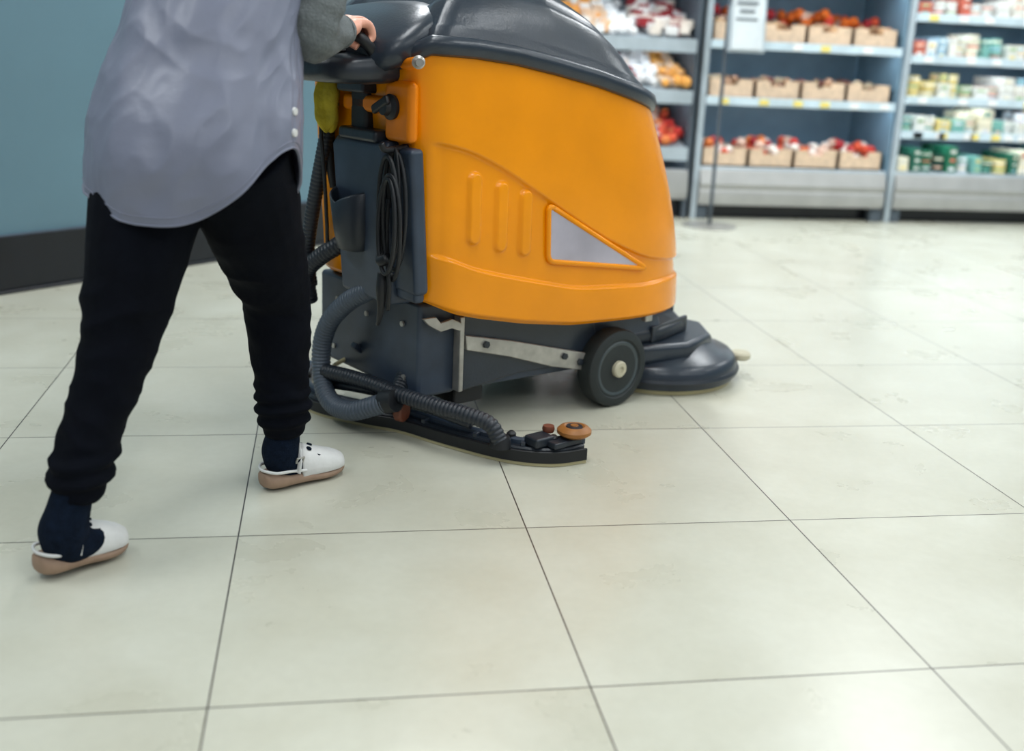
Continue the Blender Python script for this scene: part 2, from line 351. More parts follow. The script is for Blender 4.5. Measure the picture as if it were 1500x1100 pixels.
# ------------------------------------------------------------ scrubber
S=empty('floor_scrubber_machine',(.676,3.1025,0),math.radians(30))
ZB=([-.75,-.666,-.60,-.515,-.357,-.186,-.03,.106,.3,.5],[.41,.385,.356,.332,.298,.272,.264,.258,.25,.25])
ZT=([-.76,-.71,-.69,-.66,-.545,-.42,-.287,-.144,.011,.07,.156,.3],[.91,.94,.965,.983,.979,.967,.946,.919,.882,.868,.845,.81])
ZD=([-.70,-.629,-.542,-.434,-.319,-.195,-.064,.076,.191,.4],[.775,.77,.749,.70,.636,.567,.499,.444,.421,.40])
ZL=([-.70,-.618,-.528,-.395,-.179,.086,.207,.4],[.50,.492,.453,.419,.37,.352,.352,.345])
hw=.28
def outline(n=330):
    p=[(-.66,0)]; r=.085
    p.append((-.66,-(hw-r)))
    for k in range(1,25):
        a=math.pi/2*k/24; p.append((-.66+r-r*math.cos(a),-(hw-r)-r*math.sin(a)))
    s0=-.02; Lf=.42; ex=2/2.35
    for k in range(0,61):
        a=math.pi/2*(1-k/60); p.append((s0+Lf*max(math.cos(a),0)**ex,-hw*max(math.sin(a),0)**ex))
    p=np.array(p); d=np.r_[0,np.cumsum(np.hypot(*np.diff(p,axis=0).T))]
    t=np.linspace(0,d[-1],n); q=np.c_[np.interp(t,d,p[:,0]),np.interp(t,d,p[:,1])]
    return np.r_[q,np.c_[q[1:-1,0],-q[1:-1,1]][::-1]]
OL=outline()
nx=np.roll(OL,-1,0)-np.roll(OL,1,0); NR=np.c_[nx[:,1],-nx[:,0]]; NR/=np.linalg.norm(NR,axis=1)[:,None]
if (NR[:,0]*(OL[:,0]+.15)+NR[:,1]*OL[:,1]).mean()<0: NR=-NR
def sstep(x,a,b):
    t=np.clip((x-a)/(b-a),0,1); return t*t*(3-2*t)
def warp(s,y,v):
    wf=np.clip((s+.38)/.78,0,1)**1.3; wr=np.clip((-.3-s)/.36,0,1)
    s2=s-.20*(v**2.1)*wf-.045*v*wr
    return s2,y*(1-.045*v**2)
def body_ring(v,inset=0,ext=0):
    q=OL-NR*inset; s,y=warp(q[:,0],q[:,1],v)
    return s,y
def smi(s,tab,w=.03):
    return sum(np.interp(s+o,*tab) for o in (-w,-w/2,0,w/2,w))/5
rings=[]; NV=200
for i in range(NV+1):
    v=i/NV; s,y=body_ring(v); zb=smi(s,ZB); zt=np.interp(s,*ZT); z=zb+(zt-zb)*v
    side=np.abs(NR[:,1])
    d=np.zeros(len(s)); reg=sstep(s,-.66,-.625)
    zd=smi(s,ZD); zl=smi(s,ZL,.04)
    rec=reg*(1-sstep(z,zd-.010,zd))*sstep(z,zl,zl+.012); d-=.010*rec
    for (rs,z0,z1) in((-.530,.520,.697),(-.445,.495,.672),(-.366,.478,.648)):
        dist=np.hypot(s-rs,np.maximum(0,np.maximum(z0+.02-z,z-(z1-.02)))); d+=.010*(1-sstep(dist,.015,.022))*(side>.8)
    d-=.014*(1-sstep(np.full_like(z,v),0,.02)); d-=.012*sstep(np.full_like(z,v),.97,1)
    s3,y3=s+NR[:,0]*d,y+NR[:,1]*d
    rings.append([Vector((a,b,c)) for a,b,c in zip(s3,y3,z)])
vs,fs=loft_data(rings,True); mkobj('orange_body_shell',vs,fs,M['orange'],S)
tri=[(-.293,.606),(-.285,.458),(.088,.405)]
yw=-.2755
prism('side_badge_plate',[(-.289,.600),(-.281,.462),(.07,.412)],'y',yw,-.255,M['plate'],S,bevel=0)
tp=[Vector((p[0],-.2725,p[1])) for p in tri]
def roundtri(t,r):
    out=[]
    for i in range(3):
        a,b,c2=t[i-1],t[i],t[(i+1)%3]; u=(a-b).normalized(); w=(c2-b).normalized()
        for k in range(7):
            f=k/6; out.append(b+u*r*(1-f)**2+w*r*f**2)
    return out
pts=roundtri(tp,.02); pts.append(pts[0].copy()); v_,f_=tube_data(pts,.008,10); mkobj('badge_frame',v_,f_,M['orange'],S)
def lid_rings():
    out=[]
    s1,y1=body_ring(1.0)
    base=np.interp(s1,*ZT); cx=-.27
    def rg(q,dz,ext=0):
        s=cx+(s1-cx)*q+NR[:,0]*ext; y=y1*q+NR[:,1]*ext
        return s,y,np.interp(s1,*ZT)+dz
    Hs=lambda s: np.interp(s,[-.75,-.6,-.45,-.27,-.1,0,.1,.2],[.12,.16,.19,.21,.195,.17,.125,.08])
    prof=[(.985,-.012,0),(1,-.018,.004),(1,-.012,.016),(1,.008,.02),(1,.022,.016),(1,.028,.006),(.975,.028,0),(.968,.024,0),(.96,.028,0),(.95,.048,0)]
    for q,dz,ext in prof:
        s,y,z=rg(q,dz,ext); out.append([Vector(t) for t in zip(s,y,z)])
    for q in np.linspace(.93,.02,30):
        s=cx+(s1-cx)*q; y=y1*q
        ztop=np.interp(cx+(s1-cx)*q,*ZT)*(1-q)+base*q
        z=ztop+.03+ (Hs(s)-.02)*(1-(q/.96)**4.0)**.8*1.0
        z-=.010*np.exp(-((q-.74)/.012)**2)
        out.append([Vector(t) for t in zip(s,y,z)])
    return out
vs,fs=loft_data(lid_rings(),True); mkobj('tank_lid',vs,fs,M['dark'],S)
def rbox(name,secs,m,parent,n=28,ex=4,sub=0):
    rings=[]
    for s,yc,zc,a,b in secs:
        rings.append([Vector((s,yc+a*math.copysign(abs(math.cos(t))**(2/ex),math.cos(t)),zc+b*math.copysign(abs(math.sin(t))**(2/ex),math.sin(t)))) for t in [2*math.pi*k/n for k in range(n)]])
    v,f=loft_data(rings,True); return mkobj(name,v,f,m,parent)
rbox('lid_rear_hood',[(-.79,0,.955,.10,.025),(-.78,0,.955,.20,.04),(-.75,0,.965,.235,.055),(-.70,0,.985,.245,.065),(-.64,0,1.01,.235,.07),(-.58,0,1.03,.20,.06),(-.52,0,1.03,.12,.05)],M['dark'],S,ex=3.0)
rbox('control_console',[(-.885,0,.925,.14,.012),(-.875,0,.925,.18,.026),(-.83,0,.925,.20,.032),(-.76,0,.93,.205,.038),(-.68,0,.94,.19,.045),(-.64,0,.95,.18,.045)],M['dark2'],S,ex=5)
box('display_panel',(-.82,.0,.962),(.08,.2,.008),M['black'],S,rot=Matrix.Rotation(math.radians(-8),3,'Y'))
for k,yy in enumerate((-.06,0,.06)): lathe('button_%d'%k,[(0,0),(.012,0),(.012,.006),(0,.008)],(-.82,yy,.966),(0,0,1),M['orange_shaded'],S,seg=20)
tube('handle_bar',[(-.745,-.175,.935),(-.775,-.188,.970),(-.805,-.182,.998),(-.805,-.1,1.0),(-.805,.1,1.0),(-.805,.182,.998),(-.775,.188,.970),(-.745,.175,.935)],.013,M['black'],S,seg=16)
tube('brake_lever',[(-.78,-.06,.955),(-.84,-.08,.975),(-.855,-.13,.975)],.006,M['dark2'],S)
tube('control_stalk',[(-.79,-.02,.95),(-.80,-.03,1.02),(-.79,-.05,1.09)],[.012,.014,.018],M['black'],S)
box('steering_stem',(-.69,-.03,.83),(.05,.07,.2),M['black'],S,bevel=.01)
box('steering_bracket',(-.70,-.03,.895),(.08,.12,.05),M['dark2'],S,bevel=.008)
prism('charger_box',[(-.705,.365),(-.72,.55),(-.735,.74),(-.72,.765),(-.66,.765),(-.64,.365)],'y',-.175,.06,M['chassis'],S,bevel=.012)
box('charger_cap',(-.695,-.058,.772),(.085,.17,.03),M['dark2'],S,bevel=.01)
rings=[]
for z,r in((.48,.035),(.485,.050),(.53,.060),(.600,.072),(.605,.068),(.600,.064),(.54,.053),(.50,.04)):
    rings.append([Vector((-.712-(r*.85)*max(-.15,math.cos(t)),-.018+r*math.sin(t),z+(.03*abs(math.sin(t)) if z>.585 else 0))) for t in [2*math.pi*k/32 for k in range(32)]])
vs,fs=loft_data(rings,True); mkobj('cup_pocket',vs,fs,M['dark2'],S)
box('support_panel',(-.685,-.215,.58),(.04,.10,.35),M['chassis'],S,bevel=.012,rot=Matrix.Rotation(math.radians(-4),3,'Y'))
box('support_panel_foot',(-.675,-.215,.41),(.03,.085,.05),M['chassis'],S,bevel=.01)
def coil(name,y0,z0,w,h,n,r,x,m,ph):
    P=[]
    for k in range(int(n*12)+1):
        a=2*math.pi*k/12+ph; P.append((x+.012*math.sin(a*.37+ph),y0+w*math.sin(a)*(1+.25*math.sin(a*.21)),z0+h*math.cos(a)*(1+.08*math.sin(a*.33+1))))
    tube(name,P,r,m,S,n=3,seg=8)
coil('coiled_cable',-.215,.61,.036,.135,3.3,.0055,-.735,M['black'],0); coil('coiled_cable_b',-.235,.575,.03,.12,2.4,.0055,-.75,M['black'],1.1)
tube('cable_tie_knot',[(-.75,-.20,.50),(-.76,-.215,.49),(-.755,-.235,.50)],.013,M['black'],S)
tube('cable_plug',[(-.75,-.205,.46),(-.755,-.21,.42),(-.75,-.20,.37),(-.74,-.175,.33),(-.73,-.155,.32)],[.012,.014,.009,.005,.005],M['black'],S)
tube('cable_tail',[(-.75,-.225,.50),(-.75,-.235,.43),(-.74,-.215,.37)],.0055,M['black'],S)
tube('cable_hook',[(-.69,-.21,.755),(-.75,-.215,.75),(-.765,-.215,.765)],.008,M['black'],S)
box('rear_orange_ledge',(-.69,-.08,.845),(.05,.25,.04),M['orange_shaded'],S,bevel=.012)
box('rear_orange_boss',(-.70,-.20,.835),(.03,.11,.14),M['orange_shaded'],S,bevel=.02)
lathe('latch_knob',[(0,0),(.028,0),(.030,.012),(.02,.02),(.018,.032),(0,.034)],(-.712,-.185,.845),(-1,0,0),M['black'],S,seg=28)
box('latch_lever',(-.742,-.175,.85),(.014,.07,.022),M['black'],S,bevel=.006,rot=Matrix.Rotation(math.radians(-25),3,'X'))
lathe('hinge_pin',[(0,0),(.013,0),(.015,.010),(.010,.014),(.009,.05),(.0,.05)],(-.715,-.285,.95),(-.5,-.86,0),M['steel'],S,seg=24)
tube('hinge_arm',[(-.715,-.28,.95),(-.705,-.22,.945),(-.69,-.12,.95)],.013,M['orange_shaded'],S)
rings=[]
for z,r in((.90,.012),(.88,.026),(.85,.033),(.82,.026),(.795,.030),(.775,.018),(.765,.004)):
    rings.append([Vector((-.73+r*math.cos(t)*(1+.35*math.sin(3*t+z*30)),.085+r*1.1*math.sin(t)*(1+.3*math.cos(4*t)),z+.008*math.sin(3*t))) for t in [2*math.pi*k/24 for k in range(24)]])
vs,fs=loft_data(rings,True); mkobj('yellow_cleaning_cloth',vs,fs,M['yellow'],S,sub=1)
hose('drain_hose',[(-.71,.10,.84),(-.715,.12,.75),(-.72,.155,.63),(-.72,.195,.51),(-.715,.22,.42),(-.70,.23,.34)],.018,M['hose2'],S)
hose('recovery_hose',[(-.64,.05,.52),(-.69,.09,.475),(-.72,.15,.43),(-.73,.20,.38),(-.71,.22,.30)],.022,M['hose2'],S)
tube('water_filter_pipe',[(-.70,.12,.93),(-.70,.13,.86),(-.70,.125,.70),(-.69,.12,.62)],.013,M['black'],S)
tube('thin_cable',[(-.72,.06,.90),(-.74,.10,.80),(-.735,.095,.66),(-.72,.11,.55),(-.71,.12,.44)],.005,M['black'],S)
prism('chassis_side',[(-.52,.12),(-.05,.112),(.02,.14),(.18,.16),(.26,.20),(.20,.34),(-.52,.40)],'y',-.19,.19,M['chassis'],S,bevel=.006)
box('chassis_rear_box',(-.57,.055,.24),(.12,.49,.25),M['chassis'],S,bevel=.012)
prism('chassis_skirt',[(-.50,.12),(-.3,.14),(-.06,.13),(-.02,.2),(-.05,.30),(-.50,.34)],'y',-.205,-.18,M['dark'],S,bevel=.006)
prism('side_steel_arm',[(-.505,.275),(-.35,.240),(-.06,.162),(-.06,.112),(-.2,.145),(-.36,.198),(-.50,.235)],'y',-.222,-.206,M['steel'],S,bevel=.003)
for k,(a,b) in enumerate(((-.44,.243),(-.16,.17),(-.10,.145))): lathe('arm_bolt_%d'%k,[(0,0),(.010,0),(.010,.007),(0,.008)],(a,-.222,b),(0,-1,0),M['dark2'],S,seg=6)
box('steel_bracket',(-.515,-.205,.225),(.014,.03,.20),M['steel'],S,bevel=.003)
prism('torn_edge_strip',[(-.64,.335),(-.60,.335),(-.585,.318),(-.55,.325),(-.52,.31),(-.52,.288),(-.55,.30),(-.585,.295),(-.62,.315)],'y',-.222,-.212,M['steel'],S,bevel=.002)
box('under_cross_member',(-.45,-.10,.10),(.10,.14,.06),M['black'],S,bevel=.008)
for k,(a,b) in enumerate(((.20,.30),(.22,.16),(-.12,.30),(-.13,.16),(.05,.29))): lathe('rear_bolt_%d'%k,[(0,0),(.008,0),(.008,.005),(0,.006)],(-.631,a,b),(-1,0,0),M['steel'],S,seg=6)
WX=.022
for side in(-1,1):
    yo=side*.26; ax=(0,side,0)
    w=.062
    R_=.114
    lathe('drive_wheel_tyre' if side<0 else 'drive_wheel_tyre_b',[(.07,-w),(.105,-w),(R_-.002,-w+.008),(R_,-w+.015),(R_,-.012),(R_-.003,-.004),(R_-.012,0),(.088,0),(.084,-.004),(.07,-.004)],(WX,yo,R_),ax,M['tyre'],S,seg=64)
    lathe('wheel_rim',[(0,-w),(.084,-w),(.084,-.006),(.078,-.002),(.070,-.004),(.064,-.014),(.052,-.018),(.048,-.008),(.035,-.006),(.033,-.012),(0,-.012)],(WX,yo,R_),ax,M['rim'],S,seg=48)
    lathe('wheel_hub',[(0,-.012),(.024,-.012),(.024,.006),(.020,.010),(.010,.010),(.010,.006),(0,.006)],(WX,yo,R_),ax,M['cream'],S,seg=32)
    V=[];F=[]
    for k in range(44):
        a=2*math.pi*k/44
        for row,(ya,yb) in enumerate(((-w+.012,-w/2),(-w/2+.002,-.010))):
            aa=a+(row*.5)*2*math.pi/44
            u=Vector((math.cos(aa),0,math.sin(aa))); t=Vector((-math.sin(aa),0,math.cos(aa)))
            b=len(V)
            for rr_ in(R_-.004,R_+.0035):
                for dt in(-.0045,.0045):
                    for yy in(ya,yb): V.append(Vector((WX,yo,R_))+u*rr_+t*dt+Vector((0,side*yy,0)))
            F+=[(b+i for i in q) for q in((0,1,3,2),(4,6,7,5),(0,4,5,1),(2,3,7,6),(0,2,6,4),(1,5,7,3))]
    mkobj('tyre_tread',V,[tuple(f) for f in F],M['tyre'],S,smooth=False)
tube('wheel_axle',[(WX,-.22,.114),(WX,0,.114),(WX,.22,.114)],.018,M['black'],S,n=2)
lathe('castor_wheel',[(0,-.02),(.045,-.02),(.05,-.012),(.05,.012),(.045,.02),(0,.02)],(-.42,.12,.05),(0,1,0),M['tyre'],S,seg=32)
box('castor_fork',(-.42,.12,.10),(.05,.06,.06),M['black'],S)
bx0,by0=.375,-.075
lathe('brush_skirt',[(0,.012),(.235,.012),(.250,.016),(.257,.03),(.258,.06),(.25,.078),(.238,.09),(.20,.10),(.16,.125),(0,.13)],(bx0,by0,0),(0,0,1),M['dark'],S,seg=72)
lathe('brush_bristles',[(0,.001),(.240,.001),(.244,.014),(0,.016)],(bx0,by0,0),(0,0,1),M['blade'],S,seg=72)
lathe('deck_bumper_ring',[(.245,.03),(.262,.032),(.266,.042),(.262,.052),(.245,.055)],(bx0,by0,0),(0,0,1),M['dark2'],S,seg=72)
prism('deck_housing',[(.12,-.20),(.32,-.26),(.48,-.21),(.57,-.09),(.53,.08),(.38,.15),(.12,.17)],'z',.088,.150,M['dark'],S,bevel=.018)
prism('deck_upper_housing',[(.10,-.19),(.26,-.20),(.40,-.16),(.47,-.06),(.40,.08),(.10,.15)],'z',.145,.195,M['dark2'],S,bevel=.018)
prism('deck_motor_cover',[(.06,-.14),(.22,-.15),(.31,-.10),(.31,.04),(.22,.10),(.06,.10)],'z',.18,.28,M['dark'],S,bevel=.02)
box('deck_rib_a',(.32,-.17,.175),(.22,.012,.05),M['dark2'],S,bevel=.004,rot=Matrix.Rotation(math.radians(14),3,'Z')); box('deck_rib_b',(.40,-.03,.20),(.18,.012,.04),M['dark2'],S,bevel=.004)
box('front_latch',(.17,-.215,.245),(.03,.02,.035),M['steel'],S,bevel=.004)
lathe('bumper_roller',[(0,-.012),(.028,-.012),(.034,-.006),(.034,.006),(.028,.012),(0,.012)],(.60,-.235,.065),(0,0,1),M['cream'],S,seg=32)
box('bumper_roller_arm',(.56,-.205,.063),(.10,.03,.012),M['dark2'],S,bevel=.003,rot=Matrix.Rotation(math.radians(-30),3,'Z'))
# squeegee (curved beam)
SQ=[(-.60,.42),(-.69,.29),(-.715,.15),(-.660,.0),(-.605,-.10),(-.562,-.25),(-.505,-.405),(-.435,-.485),(-.35,-.51)]
def ribbon(name,P,half,z0,z1,m,off=0,bevel=0.004,taper=None):
    pts=catmull([(x,y,0) for x,y in P],10); T,_=frames(pts); rings=[]
    for i,(p,t) in enumerate(zip(pts,T)):
        nrm=Vector((-t.y,t.x,0)); k=1
        if taper: k=np.interp(i/(len(pts)-1),[0,.06,.94,1],[.6,1,1,.6])
        h=half*k; c=p+nrm*off
        e_=min(.004,half*.5)
        rings.append([c+nrm*h+Vector((0,0,z0)),c+nrm*h+Vector((0,0,z1-e_)),c+nrm*(h-e_)+Vector((0,0,z1)),c-nrm*(h-e_)+Vector((0,0,z1)),c-nrm*h+Vector((0,0,z1-e_)),c-nrm*h+Vector((0,0,z0))])
    v,f=loft_data(rings,True); o=mkobj(name,v,f,m,S); autosmooth(o,30); return o
ribbon('squeegee_beam',SQ,.024,.034,.046,M['dark2'],taper=1)
ribbon('squeegee_ridge',[(p[0]+.006,p[1]) for p in SQ],.008,.044,.060,M['chassis'])
ribbon('squeegee_blade_rear',SQ,.002,.001,.016,M['blade'],off=-.026); ribbon('squeegee_blade_front',SQ,.002,.001,.040,M['blade'],off=.022)
ribbon('squeegee_clamp',SQ,.004,.010,.040,M['black'],off=-.027)
for k,(a,b) in enumerate(SQ[1:-1]): lathe('squeegee_wing_nut_%d'%k,[(0,0),(.012,0),(.012,.01),(.006,.016),(0,.016)],(a+.012,b,.056),(0,0,1),M['black'],S,seg=12)
for k,t_ in enumerate((2,3.4,4.5,5.5,6.4,7.3)):
    i=int(t_); f=t_-i; a=Vector(SQ[i]+(0,)).lerp(Vector(SQ[i+1]+(0,)),f); d=(Vector(SQ[i+1]+(0,))-Vector(SQ[i]+(0,))).normalized(); ang=math.atan2(d.y,d.x)
    box('squeegee_rib_%d'%k,(a.x,a.y,.050),(.012,.046,.012),M['dark'],S,bevel=.002,rot=Matrix.Rotation(ang,3,'Z'))
RX,RY=-.372,-.503
lathe('squeegee_roller',[(0,-.014),(.026,-.014),(.034,-.011),(.043,-.004),(.043,.004),(.036,.011),(.026,.014),(.02,.010),(.012,.010),(.010,.016),(0,.016)],(RX,RY,.078),(0,0,1),M['tan'],S,seg=48)
lathe('roller_hub',[(0,0),(.022,0),(.020,.004),(0,.005)],(RX,RY,.088),(0,0,1),M['dark2'],S,seg=24)
box('roller_bracket',(-.405,-.500,.056),(.09,.045,.016),M['dark2'],S,bevel=.004); box('roller_post',(RX,RY,.06),(.02,.02,.03),M['black'],S)
lathe('guide_roller_small',[(0,-.008),(.014,-.008),(.016,0),(.014,.008),(0,.008)],(-.415,-.455,.078),(0,0,1),M['redbrown'],S,seg=24)
box('end_bracket',(-.455,-.468,.060),(.06,.05,.025),M['dark2'],S,bevel=.006)
lathe('height_wheel',[(0,-.013),(.022,-.013),(.027,-.008),(.027,.008),(.022,.013),(0,.013)],(-.640,-.135,.070),(.4,-.9,0),M['redbrown'],S,seg=32)
box('height_wheel_fork',(-.625,-.12,.095),(.03,.05,.02),M['black'],S)
tube('squeegee_carrier_arm',[(-.54,.0,.17),(-.57,-.03,.14),(-.60,-.06,.115),(-.63,-.09,.085)],.02,M['black'],S)
tube('squeegee_carrier_bar',[(-.70,.12,.085),(-.67,.02,.095),(-.62,-.10,.095),(-.585,-.24,.085),(-.555,-.32,.075)],.013,M['dark2'],S)
box('carrier_pivot_block',(-.58,-.08,.095),(.10,.10,.04),M['black'],S,bevel=.01,rot=Matrix.Rotation(math.radians(30),3,'Z'))
box('carrier_hook',(-.60,.09,.155),(.13,.022,.016),M['chassis'],S,bevel=.004,rot=Matrix.Rotation(math.radians(40),3,'Y'))
tube('bent_rod',[(-.60,.17,.14),(-.66,.16,.125),(-.70,.11,.135)],.006,M['blade'],S)
hose('vacuum_hose_main',[(-.64,-.09,.42),(-.68,-.055,.385),(-.70,.03,.335),(-.71,.105,.27),(-.715,.140,.20),(-.72,.137,.13),(-.73,.100,.075),(-.735,.04,.052),(-.73,-.04,.060),(-.71,-.10,.085),(-.685,-.15,.11)],.0245,M['hose'],S)
hose('vacuum_hose_lower',[(-.72,.12,.125),(-.70,.03,.13),(-.68,-.06,.13),(-.66,-.16,.125),(-.625,-.27,.12),(-.59,-.35,.115),(-.56,-.40,.10),(-.545,-.425,.06)],.019,M['hose2'],S)
lathe('hose_socket',[(0,0),(.027,0),(.025,.02),(.022,.028),(0,.028)],(-.54,-.42,.044),(0,0,1),M['black'],S,seg=28)
lathe('hose_coupler',[(0,-.022),(.029,-.022),(.030,0),(.029,.022),(0,.022)],(-.685,-.145,.108),(.3,-.9,.3),M['black'],S,seg=28)
hose('suction_elbow',[(-.56,-.08,.22),(-.59,-.09,.18),(-.63,-.12,.14),(-.67,-.145,.115)],.021,M['hose2'],S)
# ------------------------------------------------------------ woman
W=empty('woman')
fw=Vector((.5,.866,0)); rt=Vector((.866,-.5,0))
pel=Vector((-.253,2.18,.80))
def rad_tube(P,r,n=8,seg=20):
    pts=catmull(P,n); rr=list(np.interp(np.linspace(0,len(P)-1,len(pts)),range(len(P)),r)); return tube_data(pts,rr,seg)
RB=Matrix((( .866,.5,0),(-.5,.866,0),(0,0,1)))
hipR=pel+rt*.085; hipL=pel-rt*.085
legR=[(hipR.x,hipR.y,.78),(-.155,2.225,.66),(-.125,2.31,.52),(-.112,2.355,.44),(-.108,2.36,.36),(-.104,2.362,.27),(-.100,2.362,.205),(-.098,2.362,.170),(-.097,2.362,.145),(-.097,2.362,.125)]
rR=[.108,.104,.082,.070,.067,.061,.061,.062,.052,.044]
legL=[(hipL.x,hipL.y,.78),(-.345,2.15,.66),(-.370,2.09,.52),(-.387,2.065,.43),(-.411,2.045,.35),(-.434,2.018,.27),(-.449,1.998,.215),(-.457,1.985,.185),(-.462,1.978,.162),(-.466,1.974,.142)]
rL=[.108,.104,.082,.067,.061,.056,.056,.058,.050,.043]
def cloth(co):
    z=co.z
    if z>.72: return 0
    a=noise.noise(Vector((co.x*7,co.y*7,z*5)))*.007
    w1=noise.noise(Vector((co.x*4+3,co.y*4,z*4)))
    k=math.exp(-((z-.19)/.045)**2)
    a+=k*.006*math.sin(z*200+w1*9)
    a+=.0045*(1-abs(noise.noise(Vector((co.x*13+z*9,co.y*13,z*17))))*2.5)*math.exp(-((z-.30)/.16)**2)
    a+=.006*(1-abs(noise.noise(Vector((co.x*9-z*6,co.y*9,z*12+5))))*2.5)*math.exp(-((z-.50)/.10)**2)
    return a
blob('trousers',[rad_tube(legR,rR),rad_tube(legL,rL),ellipsoid(pel+Vector((0,0,.0)),(.172,.125,.14),RB)],M['trouser'],W,voxel=.006,smooth=5,disp=cloth)
blob('sock_right',[rad_tube([(-.099,2.362,.17),(-.100,2.362,.12),(-.104,2.36,.085),(-.092,2.368,.055),(-.03,2.41,.045)],[.036,.039,.044,.041,.03])],M['sock'],W,.005,3)
blob('sock_left',[rad_tube([(-.464,1.976,.17),(-.476,1.964,.12),(-.484,1.960,.088),(-.478,1.968,.058),(-.435,2.01,.048)],[.036,.041,.046,.041,.03])],M['sock'],W,.005,3)
def shoe(pref,heel,az,pitch=0,lift=0,scl=1.0):
    e=bpy.data.objects.new(pref,None); COL.objects.link(e); e.parent=W; e.location=(heel[0],heel[1],lift); e.rotation_euler=(0,math.radians(pitch),az); e.scale=(scl,1,1)
    xs=[0,.008,.03,.07,.11,.15,.185,.21,.222,.225]; wd=[.014,.029,.037,.037,.038,.044,.044,.034,.020,.009]
    rings=[]
    for x,w in zip(xs,wd):
        z0=.001+np.interp(x,[0,.02,.09,.14,.19,.225],[.008,0,0.003,0,.002,.014]); z1=np.interp(x,[0,.09,.15,.225],[.046,.040,.028,.028])
        rings.append([Vector(p) for p in [(x,-w*.94,z0),(x,w*.94,z0),(x,w*1.03,(z0+z1)/2),(x,w,z1),(x,-w,z1),(x,-w*1.03,(z0+z1)/2)]])
    v,f=loft_data(rings,True); mkobj('sole',v,f,M['sole'],e,sub=1)
    rings=[]
    for x,h in zip([.092,.098,.115,.14,.165,.19,.21,.221,.225],[.076,.084,.080,.068,.057,.047,.037,.028,.02]):
        w=np.interp(x,xs,wd)*1.0; z0=.026
        rings.append([Vector((x,w*math.copysign(abs(math.cos(t))**.8,math.cos(t)),z0+max(0,math.sin(t))**.85*h*.8+min(0,math.sin(t))*.004)) for t in [2*math.pi*k/28 for k in range(28)]])
    v,f=loft_data(rings,True); mkobj('upper',v,f,M['white'],e)
    tube('footbed_rim',[(.10,-.038,.040),(.06,-.037,.046),(.02,-.034,.049),(.002,0,.050),(.02,.034,.049),(.06,.037,.046),(.10,.038,.040)],.0035,M['white'],e)
    tube('instep_strap',[(.075,-.040,.040),(.080,-.039,.068),(.088,-.020,.096),(.09,0,.101),(.088,.020,.096),(.08,.039,.068),(.075,.040,.040)],.010,M['white'],e,flat=.35)
    box('buckle',(.080,-.041,.070),(.022,.004,.018),M['steel'],e,bevel=.001,rot=Matrix.Rotation(.5,3,'X')); box('buckle_hole',(.080,-.043,.070),(.012,.003,.009),M['sock'],e,bevel=.001,rot=Matrix.Rotation(.5,3,'X'))
    for k,(x,y,z) in enumerate(((.118,-.020,.083),(.118,.020,.083),(.14,-.026,.067),(.14,.026,.067),(.132,0,.084))):
        lathe('vent_%d'%k,[(0,0),(.007,0),(.006,.003),(0,.003)],(x,y,z),(.3,y*14,.9),M['sock'],e,seg=12)
shoe('clog_right',(-.147,2.330),math.radians(33),scl=.95); shoe('clog_left',(-.530,1.932),math.radians(44),pitch=2,lift=.007,scl=.82)
# tunic
def ci(z,xs,ys,w=.07):
    return sum(np.interp(z+o*w,xs,ys) for o in (-1,-.67,-.33,0,.33,.67,1))/7
def tun(th,u):
    c=math.cos(th); s=math.sin(th)
    hem=.652+.140*max(0,c)**4+.060*max(0,-c)**1.3-.035*max(0,s)**2
    top=1.27; z=hem+(top-hem)*u
    a=ci(z,[.6,.7,.8,.9,1.0,1.1,1.2,1.27],[.196,.210,.216,.202,.176,.174,.172,.13])
    b=ci(z,[.6,.7,.8,.9,1.0,1.1,1.2,1.27],[.160,.170,.174,.160,.144,.140,.128,.10])
    cx=ci(z,[.65,.8,1.05,1.22,1.3],[-.257,-.255,-.212,-.165,-.13]); cy=ci(z,[.65,.8,1.05,1.22,1.3],[2.17,2.18,2.25,2.33,2.38])
    back=max(0,-s)
    b*=1+.06*back*math.exp(-((z-.78)/.12)**2)
    k=math.exp(-((z-.60)/.16)**2)
    fold=.007*k*math.sin(th*6+1.2+z*5)+.004*k*math.sin(th*11+2)
    d1=z*30+th*4.0+2.5*noise.noise(Vector((th*1.5,z*5,9)))
    fold+=.003*(1-abs(math.sin(d1))**.7*2)*math.exp(-((z-.93)/.10)**2)*(.5+.5*noise.noise(Vector((th*2,z*6,1))))
    n1=noise.noise(Vector((th*2.2+z*3,z*7-th,0))); n2=noise.noise(Vector((th*4-z*5,z*12,3)))
    fold+=.008*n1+.005*(.5-abs(n2)*1.6)
    return Vector((cx,cy,z))+rt*((a+fold)*c)+fw*((b+fold)*s)
rings=[]
NT=220; NU=150
for i in range(NU+1):
    rings.append([tun(2*math.pi*k/NT,i/NU) for k in range(NT)])
v,f=loft_data(rings,False); o=mkobj('tunic',v,f,M['tunic'],W)
sm=o.modifiers.new('solid','SOLIDIFY'); sm.thickness=.004; sm.offset=-1
for ui,nm in((.004,'hem_edge'),(.028,'hem_seam')):
    hp=[tun(2*math.pi*k/NT,ui) for k in range(NT+1)]
    v,f=tube_data(hp,.0024 if ui<.01 else .0014,6); mkobj(nm,v,f,M['tunic'],W)
sp_=[tun(.25,u) for u in np.linspace(0.01,.98,60)]; v,f=tube_data(sp_,.0018,6); mkobj('side_seam',v,f,M['tunic'],W)
for k,u in enumerate((.06,.14)):
    p=tun(0.02,u); lathe('side_button_%d'%k,[(0,0),(.008,0),(.007,.004),(0,.005)],p,rt,M['white'],W,seg=20)
